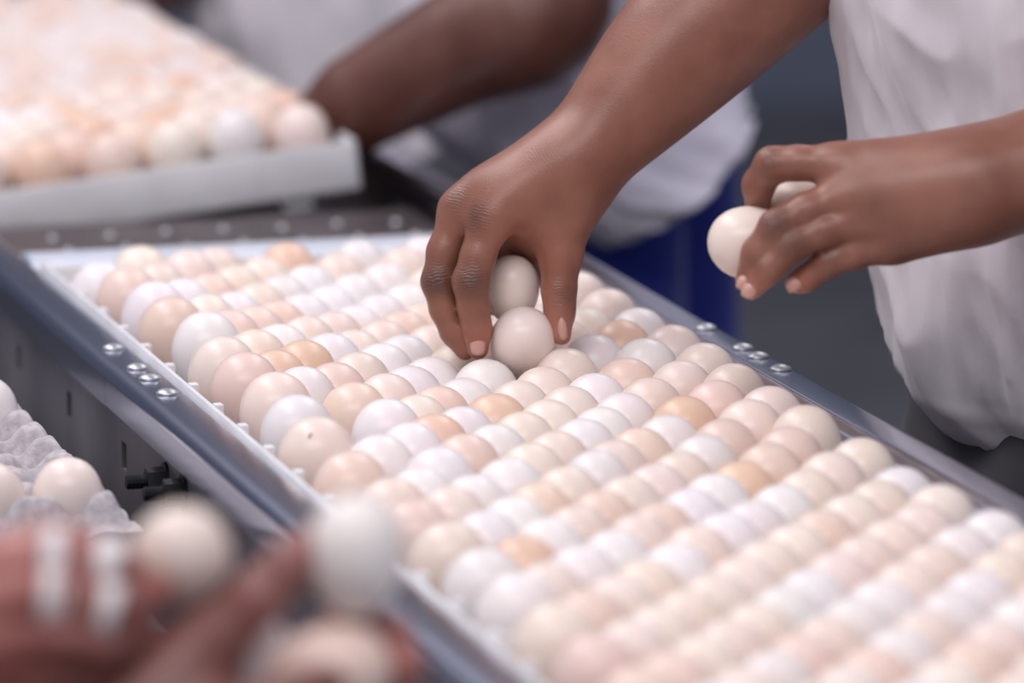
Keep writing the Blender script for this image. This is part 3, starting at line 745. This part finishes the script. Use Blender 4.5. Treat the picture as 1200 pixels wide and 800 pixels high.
# right hand (reaching down into the tray), back of the hand towards the camera
R_base = px_chain(D1, [(932, -72, 32, 49), (874, -22, 28, 47), (788, 58, 20, 43), (720, 140, 10, 33), (672, 195, 4, 25)]) + \
         px_chain(D1, [(932, -72, 32, 49), (880, -14, 30, 46), (806, 62, 26, 40), (720, 146, 22, 31), (672, 198, 14, 24)]) + \
         px_chain(D1, [(665, 190, 0, 24), (600, 232, -8, 19), (575, 258, -12, 13)]) + px_chain(D1, [(668, 192, 6, 24), (580, 222, 8, 20), (540, 245, 4, 12.5)]) + \
         px_chain(D1, [(670, 195, 14, 22), (585, 235, 30, 17), (545, 255, 30, 12)]) + px_chain(D1, [(672, 200, 20, 20), (600, 240, 46, 15), (560, 268, 48, 11)]) + \
         px_chain(D1, [(672, 200, 6, 22), (662, 250, 8, 18), (640, 262, 6, 14)]) + px_chain(D1, [(610, 255, 30, 18), (598, 300, 52, 14), (600, 345, 56, 11)]) + px_chain(D1, [(638, 262, 20, 15), (630, 320, 44, 11)])
R_limbs = [px_chain(D1, [(575, 258, -12, 11.8), (560, 300, -14, 10.6), (552, 330, -14, 11.4), (555, 360, -9, 9.6), (559, 385, -6, 8.8), (560, 408, -4, 7.2)]),
           px_chain(D1, [(538, 246, 4, 11.8), (520, 295, 2, 10.2), (514, 330, 2, 10.6), (521, 362, 4, 9.0), (532, 388, 6, 8.4), (545, 410, 6, 6.8)]),
           px_chain(D1, [(545, 258, 28, 10.8), (530, 305, 34, 9.6), (530, 335, 34, 9.4), (545, 365, 30, 8.4), (566, 385, 26, 7.0)]),
           px_chain(D1, [(562, 270, 48, 9.8), (556, 310, 54, 8.6), (562, 335, 52, 8.2), (580, 358, 44, 7.0)]),
           px_chain(D1, [(664, 245, 6, 17.5), (657, 300, 4, 13.5), (655, 340, 2, 10.6), (656, 365, 1, 9.2), (658, 393, -2, 6.4)])]
V1, F1 = sdf_mesh(R_base, R_limbs, .0016, .018, .010, .006); V1 = relax_arm(V1, F1, R_limbs)
# left hand (holding two eggs over the rail), fingers towards the left
L_base = px_chain(D2, [(1350, 168, 20, 45), (1220, 190, 12, 34), (1140, 212, 4, 27.5)]) + px_chain(D2, [(1350, 200, 14, 43), (1220, 205, 8, 33), (1150, 230, 2, 25)]) + \
         px_chain(D2, [(1140, 200, 6, 24), (1050, 187, 4, 15), (978, 190, 4, 10.5)]) + px_chain(D2, [(1140, 212, 0, 26), (1060, 215, -4, 20), (990, 228, -2, 12)]) + \
         px_chain(D2, [(1140, 222, 0, 26), (1070, 243, -4, 20), (1012, 260, -2, 12)]) + px_chain(D2, [(1140, 236, 2, 24), (1085, 268, 2, 17), (1048, 283, 2, 12)])
L_limbs = [px_chain(D2, [(982, 192, 4, 11.4), (935, 191, 6, 10.0), (905, 193, 10, 10.4), (889, 216, 22, 9.2), (888, 238, 32, 8.2)]),
           px_chain(D2, [(990, 230, -2, 11.2), (945, 246, -6, 9.8), (910, 266, -8, 10.2), (888, 296, -4, 9.0), (876, 326, 2, 7.4)]),
           px_chain(D2, [(1012, 262, -2, 11.4), (965, 270, -6, 10.0), (926, 286, -8, 10.4), (900, 314, -6, 9.0), (882, 336, -1, 7.4)]),
           px_chain(D2, [(1045, 286, 2, 10.8), (1000, 296, 0, 9.4), (970, 307, 2, 8.8), (945, 326, 6, 7.4), (934, 331, 8, 6.8)]),
           px_chain(D2, [(1080, 220, 26, 15), (1010, 235, 44, 12.5), (950, 262, 52, 11), (905, 292, 48, 9.4), (886, 306, 40, 7.6)])]
V2, F2 = sdf_mesh(L_base, L_limbs, .0016, .018, .009, .006); V2 = relax_arm(V2, F2, L_limbs)
el_r = at(948, -85, D1 + .03); el_l = at(1345, 180, D2 + .02)
T_base = [('e', nv(.43, .055, 1.20), EYE3, (.10, .16, .24)), ('e', nv(.475, .055, .98), EYE3, (.10, .14, .18)), (sh_r, sh_l, .055, .055)] + \
         bone([sh_r, el_r, at(908, -52, D1 + .03)], [.058, .047, .036]) + bone([sh_l, el_l, at(1310, 188, D2 + .015)], [.058, .046, .032]) + \
         head_prims(nv(.36, .055, 1.66), (-1, -.15, -.25))
V3, F3 = sdf_mesh(T_base, [], .009, .035)
V, F = join_vf([(V1, F1), (V2, F2), (V3, F3)])
bo = vf_object('body', V, F, skin_a, pa)
def A_(x, y, dd, d): return at(x, y, d + dd / 1000)
skin_marks(bo, V, [(A_(552, 328, -25, D1), A_(553, 345, -25, D1), .012, .85), (A_(510, 328, -8, D1), A_(512, 345, -8, D1), .012, .9), (A_(553, 254, -26, D1), A_(548, 270, -26, D1), .011, .6),
     (A_(660, 345, -8, D1), A_(660, 360, -8, D1), .010, .5), (A_(533, 234, -8, D1), A_(528, 250, -8, D1), .010, .4), (A_(640, 185, -25, D1), A_(655, 175, -25, D1), .012, .15),
     (A_(908, 262, -18, D2), A_(900, 275, -18, D2), .0105, .75), (A_(926, 284, -18, D2), A_(915, 295, -18, D2), .0105, .6), (A_(968, 304, -7, D2), A_(955, 312, -7, D2), .009, .35),
     (A_(885, 312, -12, D2), A_(878, 322, -12, D2), .006, .4), (A_(902, 188, 0, D2), A_(895, 196, 0, D2), .008, .4), (A_(1052, 288, -10, D2), A_(1040, 290, -10, D2), .012, .35),
     (A_(1025, 238, -18, D2), A_(1012, 242, -18, D2), .012, .35), (A_(870, 318, -4, D2), A_(866, 326, -4, D2), .006, .4)],
    [(A_(570, 402, -4, D1), .016, 1.0), (A_(572, 370, -2, D1), .012, .8), (A_(574, 340, 0, D1), .010, .6), (A_(595, 278, -4, D1), .016, .8), (A_(640, 345, 0, D1), .013, .6), (A_(645, 300, 0, D1), .015, .5), (A_(652, 385, 0, D1), .012, .7),
     (A_(872, 336, 2, D2), .011, .9), (A_(884, 343, 0, D2), .012, .9), (A_(930, 336, 4, D2), .011, .8), (A_(888, 228, 20, D2), .012, .25)])
nail(560, 404, D1 - .0125, (0, 1), pa, .0050, .0068); nail(659, 385, D1 - .0090, (.1, 1), pa, .0034, .0075)
nail(872, 331, D2 - .0055, (-.4, 1), pa, .0045, .0050); nail(879, 340, D2 - .008, (-.4, 1), pa, .0050, .0055); nail(931, 333, D2 - .0005, (-1, .35), pa, .0048, .0055)
hair_cap((.36, .055, 1.66), (-1, -.15, -.25), pa)
# shirt
edge = [(470, 1078), (440, 1060), (400, 1046), (330, 1030), (250, 1012), (160, 1003), (80, 986), (0, 969), (-100, 962), (-200, 975), (-260, 1010)]
rings = []
for py, lx in edge:
    p = at(lx, py, 3.85); a = .165 if py > -150 else .165 - (.04 if py < -220 else .01); b_ = .205
    rings.append((p[0] + a * 1.0, .055, p[2], a, b_))
z0_ = rings[0][2]; r0 = rings[0]
rings = [(r0[0] + .03, .055, z0_ - .020, .125, .155), (r0[0] + .012, .055, z0_ - .022, .153, .187)] + rings
top = rings[-1]; rings.append((top[0] - .01, .055, top[2] + .05, .07, .13)); rings.append((top[0] - .02, .055, top[2] + .065, .05, .07))
sh = loft('shirt', rings, shirt_m, pa, 240, 16, .011, 3, wf=1.7)
bmc = bmesh.new(); bmc.from_mesh(sh.data)
def sleeve(bm, a, b_, ra, rb):
    a = Vector(a); b_ = Vector(b_); ax = (b_ - a).normalized(); u = ax.orthogonal().normalized(); v = ax.cross(u); n = 28; rs = []
    for j in range(9):
        t = j / 8; c = a.lerp(b_, t); r = ra + (rb - ra) * t
        rs.append([bm.verts.new(c + (u * math.cos(2 * PI * i / n) + v * math.sin(2 * PI * i / n)) * (r + .004 * noise.noise(Vector((i * .7, j * .8, 0))))) for i in range(n)])
    for j in range(8):
        for i in range(n): bm.faces.new((rs[j][i], rs[j][(i + 1) % n], rs[j + 1][(i + 1) % n], rs[j + 1][i])).smooth = True
sleeve(bmc, sh_r + nv(.02, 0, 0), sh_r * .42 + el_r * .58, .076, .072); sleeve(bmc, sh_l + nv(.02, 0, 0), sh_l * .42 + el_l * .58, .076, .070)
bmc.to_mesh(sh.data); bmc.free()
def legs(cx, cy, dx, zt, mat, parent, ra=.095):
    s = nv(0, 1, 0) if dx == 'y' else nv(1, 0, 0)
    base = [(nv(cx, cy, zt - .06) - s * .07, nv(cx, cy, zt - .06) + s * .07, .105, .105)]
    for q in (-1, 1): base += bone([nv(cx, cy, zt - .1) + s * .09 * q, nv(cx, cy, zt * .5) + s * .10 * q, nv(cx, cy, .09) + s * .11 * q], [ra, .075, .062])
    v, f_ = sdf_mesh(base, [], .011, .03); vf_object('trousers', v, f_, mat, parent)
    for q in (-1, 1):
        c = nv(cx, cy, .0) + s * .11 * q
        bm = bmesh.new(); fd_ = nv(-1, 0, 0)
        bmesh.ops.create_uvsphere(bm, u_segments=16, v_segments=8, radius=1)
        for v_ in bm.verts: v_.co = Vector((c[0] - .05 + v_.co.x * .14, c[1] + v_.co.y * .05, .001 + max(0, (v_.co.z + .35)) * .07))
        link('boot', bm_mesh('boot', bm), material('black_rubber_boot', (.015, .015, .016), .5), parent)
legs(.42, .055, 'y', .93, dark_cloth, pa)

# eggs in worker A's hands
def held(px, py, d, r_, sh, label, axis):
    """axis: image-plane direction (x right, y down, z away) of the blunt end"""
    c = at(px, py, d); a = RIGHT * axis[0] - UP * axis[1] + FWD * axis[2]
    q = Vector(a).to_track_quat('Z', 'Y'); e = add_egg(0, 0, 0, r_, sh, label, None, centre=tuple(c), rot=q.to_euler()); return e
held(613, 400, D1 + .004, .0214, 'C', 'cream egg pinched between fingers and thumb of the reaching hand', (.1, -.55, -.8))
held(600, 336, D1 + .020, .0178, 'C', 'pale egg tucked up in the palm of the reaching hand', (0, -1, -.1))
held(879, 285, D2 + .024, .0226, 'C', 'pale cream egg held in the fingertips over the right rail', (-.75, -.1, -.3))
held(940, 244, D2 + .044, .0195, 't', 'light tan egg half hidden inside the hand over the rail', (-.9, -.2, .2))

# ======== worker B: behind the conveyor, blurred, blue trousers
pb = empty('person', (.55, 1.45, 0), 'blurred worker in a pale shirt and blue trousers behind the reaching arm', 'person')
DB = 4.95
eb = [(275, 690, 862), (240, 630, 860), (200, 570, 852), (160, 505, 848), (120, 480, 848), (70, 470, 845), (0, 480, 845), (-90, 500, 830), (-200, 540, 820)]
def px_rings(rows_, d, b_):
    R_ = []
    for py, lx, rx in rows_:
        l = at(lx, py, d); r_ = at(rx, py, d); c = (l + r_) / 2
        R_.append((c[0], c[1], c[2], np.linalg.norm(r_ - l) / 2, b_))
    return R_
rb = px_rings(eb, DB, .13)
fr = rb[0]
loft('shirt', [(fr[0] + .02, fr[1], fr[2] - .004, fr[3] * .8, .10)] + rb + [(rb[-1][0], rb[-1][1], rb[-1][2] + .04, .07, .07)], shirt_b_m, pb, 120, 8, .014, 9, wf=1.2)
sb = bpy.data.objects['shirt.001']; zb_ = rb[0][2]
for v in sb.data.vertices:
    f_ = max(0.0, 1 - (v.co.z - zb_) / .30)
    if f_ > 0: v.co.z += max(0.0, v.co.x - rb[0][0] + .06) * .85 * f_
cb = nv(*rb[-1][:3])
shl = at(560, -150, DB - .05)
elb = at(640, 2, DB - .19); wrb = at(425, 118, DB - .16)
hb, hl = simple_hand(at(418, 122, DB - .16), at(350, 150, DB - .10) - at(418, 122, DB - .16), nv(0, 0, -1.0), .9)
Vb, Fb = sdf_mesh(bone([shl, elb, at(535, 58, DB - .18), wrb], [.054, .054, .048, .040]) + hb, hl, .004, .02)
hc = cb + nv(-.06, -.05, .20)
Vb2, Fb2 = sdf_mesh([('e', nv(*rb[-3][:3]) - nv(0, 0, .02), EYE3, (.10, .08, .15)), (shl, cb + nv(.06, .10, -.06), .055, .055)] + head_prims(hc, (-.9, -.5, -.3)) + \
    bone([cb + nv(.06, .10, -.07), cb + nv(.10, .12, -.30), cb + nv(.04, .10, -.48)], [.050, .042, .034]), [], .009, .03)
V, F = join_vf([(Vb, Fb), (Vb2, Fb2)]); vf_object('body', V, F, skin_b, pb)
hair_cap(tuple(hc), (-.9, -.5, -.3), pb)
cl = at(795, 230, DB + .03)
base = []
for (ax_, q) in ((738, -.03), (805, .05)):
    t = at(ax_, 165, DB + q + .03); base += bone([t, nv(t[0], t[1], .5), nv(t[0], t[1], .09)], [.046, .046, .045])
v, f_ = sdf_mesh(base, [], .008, .02); vf_object('trousers', v, f_, blue_m, pb)

# ======== worker D: far left behind the far tray
pd = empty('person', (.28, 2.1, 0), 'out-of-focus worker in a white shirt standing behind the far tray', 'person')
DD = 5.75
ed = [(260, 300, 560), (200, 290, 560), (150, 275, 560), (100, 258, 560), (50, 240, 560), (0, 226, 560), (-90, 225, 560), (-190, 250, 550)]
rd = px_rings(ed, DD, .13)
loft('shirt', rd + [(rd[-1][0], rd[-1][1], rd[-1][2] + .05, .07, .07)], shirt_m, pd, 120, 8, .014, 21, wf=1.2)
cd = nv(*rd[-1][:3]); hd = cd + nv(-.05, -.03, .22)
shd = at(270, -160, DD - .08); eld = at(190, -45, DD - .06); wrd = at(85, 6, DD - .04)
h1, h2 = simple_hand(at(78, 8, DD - .04), at(-20, 24, DD - .02) - at(78, 8, DD - .04), nv(0, 0, -1.0))
Vd, Fd_ = sdf_mesh([(shd, eld, .055, .046), (eld, wrd, .044, .032)] + h1, h2, .004, .02)
Vd2, Fd2 = sdf_mesh([(shd, cd + nv(.16, .04, -.05), .055, .055), ('e', nv(*rd[-3][:3]), EYE3, (.13, .10, .16))] + head_prims(hd, (-.9, -.6, -.3)), [], .009, .03)
V, F = join_vf([(Vd, Fd_), (Vd2, Fd2)]); vf_object('body', V, F, skin_b, pd)
hair_cap(tuple(hd), (-.9, -.6, -.3), pd)
legs(rd[0][0] + .08, rd[0][1], 'y', rd[0][2] + .05, dark_cloth, pd)

# ======== worker C: in front of the camera, both hands full of eggs
DC = 2.66
pc = empty('person', tuple(at(60, 900, DC) * nv(1, 1, 0)), 'blurred pair of hands in the foreground holding eggs, white tape on two fingers', 'person')
def cch(*p): return px_chain(DC, p)
# left hand: fingers curled round an egg, coming in from the left edge
CL_base = cch((-260, 800, 10, 34), (-120, 760, 0, 30), (-60, 745, 0, 30)) + cch((-90, 720, 0, 28), (20, 690, -5, 24)) + cch((-90, 770, 0, 30), (20, 770, -5, 26))
CL_limbs = [cch((10, 668, -16, 14), (80, 655, -24, 13), (130, 668, -22, 12), (165, 700, -8, 10)),
            cch((0, 708, -22, 14), (70, 700, -32, 13.5), (125, 712, -28, 12), (185, 690, -12, 9)),
            cch((0, 752, -22, 14), (70, 745, -30, 13), (120, 752, -24, 12), (160, 735, -10, 10)),
            cch((-10, 795, -14, 13), (60, 790, -22, 12), (110, 795, -16, 10)),
            cch((-20, 665, 22, 15), (60, 640, 30, 13), (140, 660, 28, 11), (170, 680, 24, 9))]
Vc1, Fc1 = sdf_mesh(CL_base, CL_limbs, .0022, .018, .010, .006)
# right hand: forefinger reaching up the right egg, the others closed round two more eggs
CR_base = cch((60, 980, -20, 38), (130, 880, -5, 30), (200, 815, 5, 25)) + cch((190, 815, 0, 24), (250, 752, 0, 14)) + cch((200, 840, 20, 24), (300, 830, 34, 16)) + \
          cch((200, 830, 20, 24), (280, 800, 54, 15))
CR_limbs = [cch((248, 752, 0, 14), (300, 702, -4, 12.0), (338, 664, -2, 11), (360, 640, 2, 9.0)),
            cch((285, 798, 56, 13), (350, 775, 66, 12), (410, 738, 60, 11), (430, 712, 46, 9)),
            cch((300, 825, 34, 13), (390, 822, 44, 12), (446, 780, 34, 11), (462, 742, 18, 9)),
            cch((300, 850, 30, 13), (400, 850, 30, 12), (458, 820, 18, 10.5), (476, 778, 8, 9)),
            cch((215, 850, -10, 15), (290, 838, -22, 13), (350, 815, -22, 11), (385, 800, -16, 9))]
Vc2, Fc2 = sdf_mesh(CR_base, CR_limbs, .0022, .016, .010, .006); Vc2 = relax_arm(Vc2, Fc2, CR_limbs, it=60)
ecl = at(-420, 830, DC + .05); ecr = at(-60, 1080, DC - .14); scl = nv(-1.00, -1.05, 1.36); scr = nv(-.86, -1.42, 1.36)
tc_ = nv(-1.00, -1.26, 0)
T = [('e', tc_ + nv(0, 0, 1.18), EYE3, (.12, .17, .24)), (scl, scr, .06, .06)] + bone([scl, ecl, at(-240, 795, DC + .01)], [.054, .044, .035]) + \
    bone([scr, ecr, at(80, 940, DC - .055)], [.054, .044, .038]) + head_prims(tc_ + nv(.03, .02, 1.62), (1, .5, -.3))
Vc3, Fc3 = sdf_mesh(T, [], .009, .03)
V, F = join_vf([(Vc1, Fc1), (Vc2, Fc2), (Vc3, Fc3)]); bo = vf_object('body', V, F, skin_c, pc)
skin_marks(bo, V, [], [(at(x, y, DC + dd / 1000), r_, s_) for x, y, dd, r_, s_ in ((20, 660, -20, .035, 1.0), (90, 660, -20, .03, 1.0), (70, 700, -32, .025, .8), (160, 680, -8, .022, 1.0), (180, 700, -8, .02, .9),
     (-40, 690, -10, .05, 1.0), (362, 640, 0, .014, .8), (476, 770, 8, .02, 1.0), (462, 742, 18, .014, .9), (250, 745, 0, .02, .25), (300, 700, -4, .02, .35))])
loft('shirt', [(tc_[0], tc_[1], z, a, b_) for z, a, b_ in ((.86, .15, .19), (.95, .155, .195), (1.1, .15, .20), (1.25, .15, .21), (1.36, .12, .20), (1.43, .07, .10))], shirt_m, pc, 80, 5, .006, 5)
hair_cap(tuple(tc_ + nv(.03, .02, 1.62)), (1, .5, -.3), pc)
legs(tc_[0], tc_[1], 'y', .90, dark_cloth, pc)
def band(p0, p1, r, parent, hw=.006):
    """tape ring around a finger between two points"""
    a = Vector(p0); b_ = Vector(p1); ax = (b_ - a).normalized(); u = ax.orthogonal().normalized(); v = ax.cross(u); n = 24; V = []; F = []
    for j, (o_, rr_) in enumerate(((-hw, r - .001), (-hw, r + .0008), (0, r + .0014), (hw, r + .0008), (hw, r - .001))):
        for i in range(n): V.append(a + ax * o_ + (u * math.cos(2 * PI * i / n) + v * math.sin(2 * PI * i / n)) * rr_)
    for j in range(4):
        for i in range(n): F.append((j * n + i, j * n + (i + 1) % n, (j + 1) * n + (i + 1) % n, (j + 1) * n + i))
    o = link('finger_tape', pymesh('finger_tape', V, F), tape_m, parent); o['label'] = 'white tape wrapped round a finger'
for (x, y, dd) in ((66, 656, -24), (66, 700, -32), (124, 665, -22), (124, 712, -28)):
    band(at(x, y, DC + dd / 1000), at(x + 20, y + (2 if x < 100 else 6), DC + dd / 1000), .0137 if x < 100 else .0128, pc)
held(211, 652, DC + .006, .0226, 'C', 'blurred egg in the left foreground hand, above the taped fingers', (.3, -.35, -.9))
held(417, 645, DC + .004, .0222, 'W', 'blurred white egg held up by the right foreground hand over the rail', (0, -1, -.1))
held(394, 788, DC + .002, .0215, 't', 'blurred light tan egg tucked in the palm of the right foreground hand', (1, -.2, 0))
held(292, 772, DC + .024, .0190, 'W', 'blurred white egg half hidden under the right foreground forefinger', (0, -1, .2))
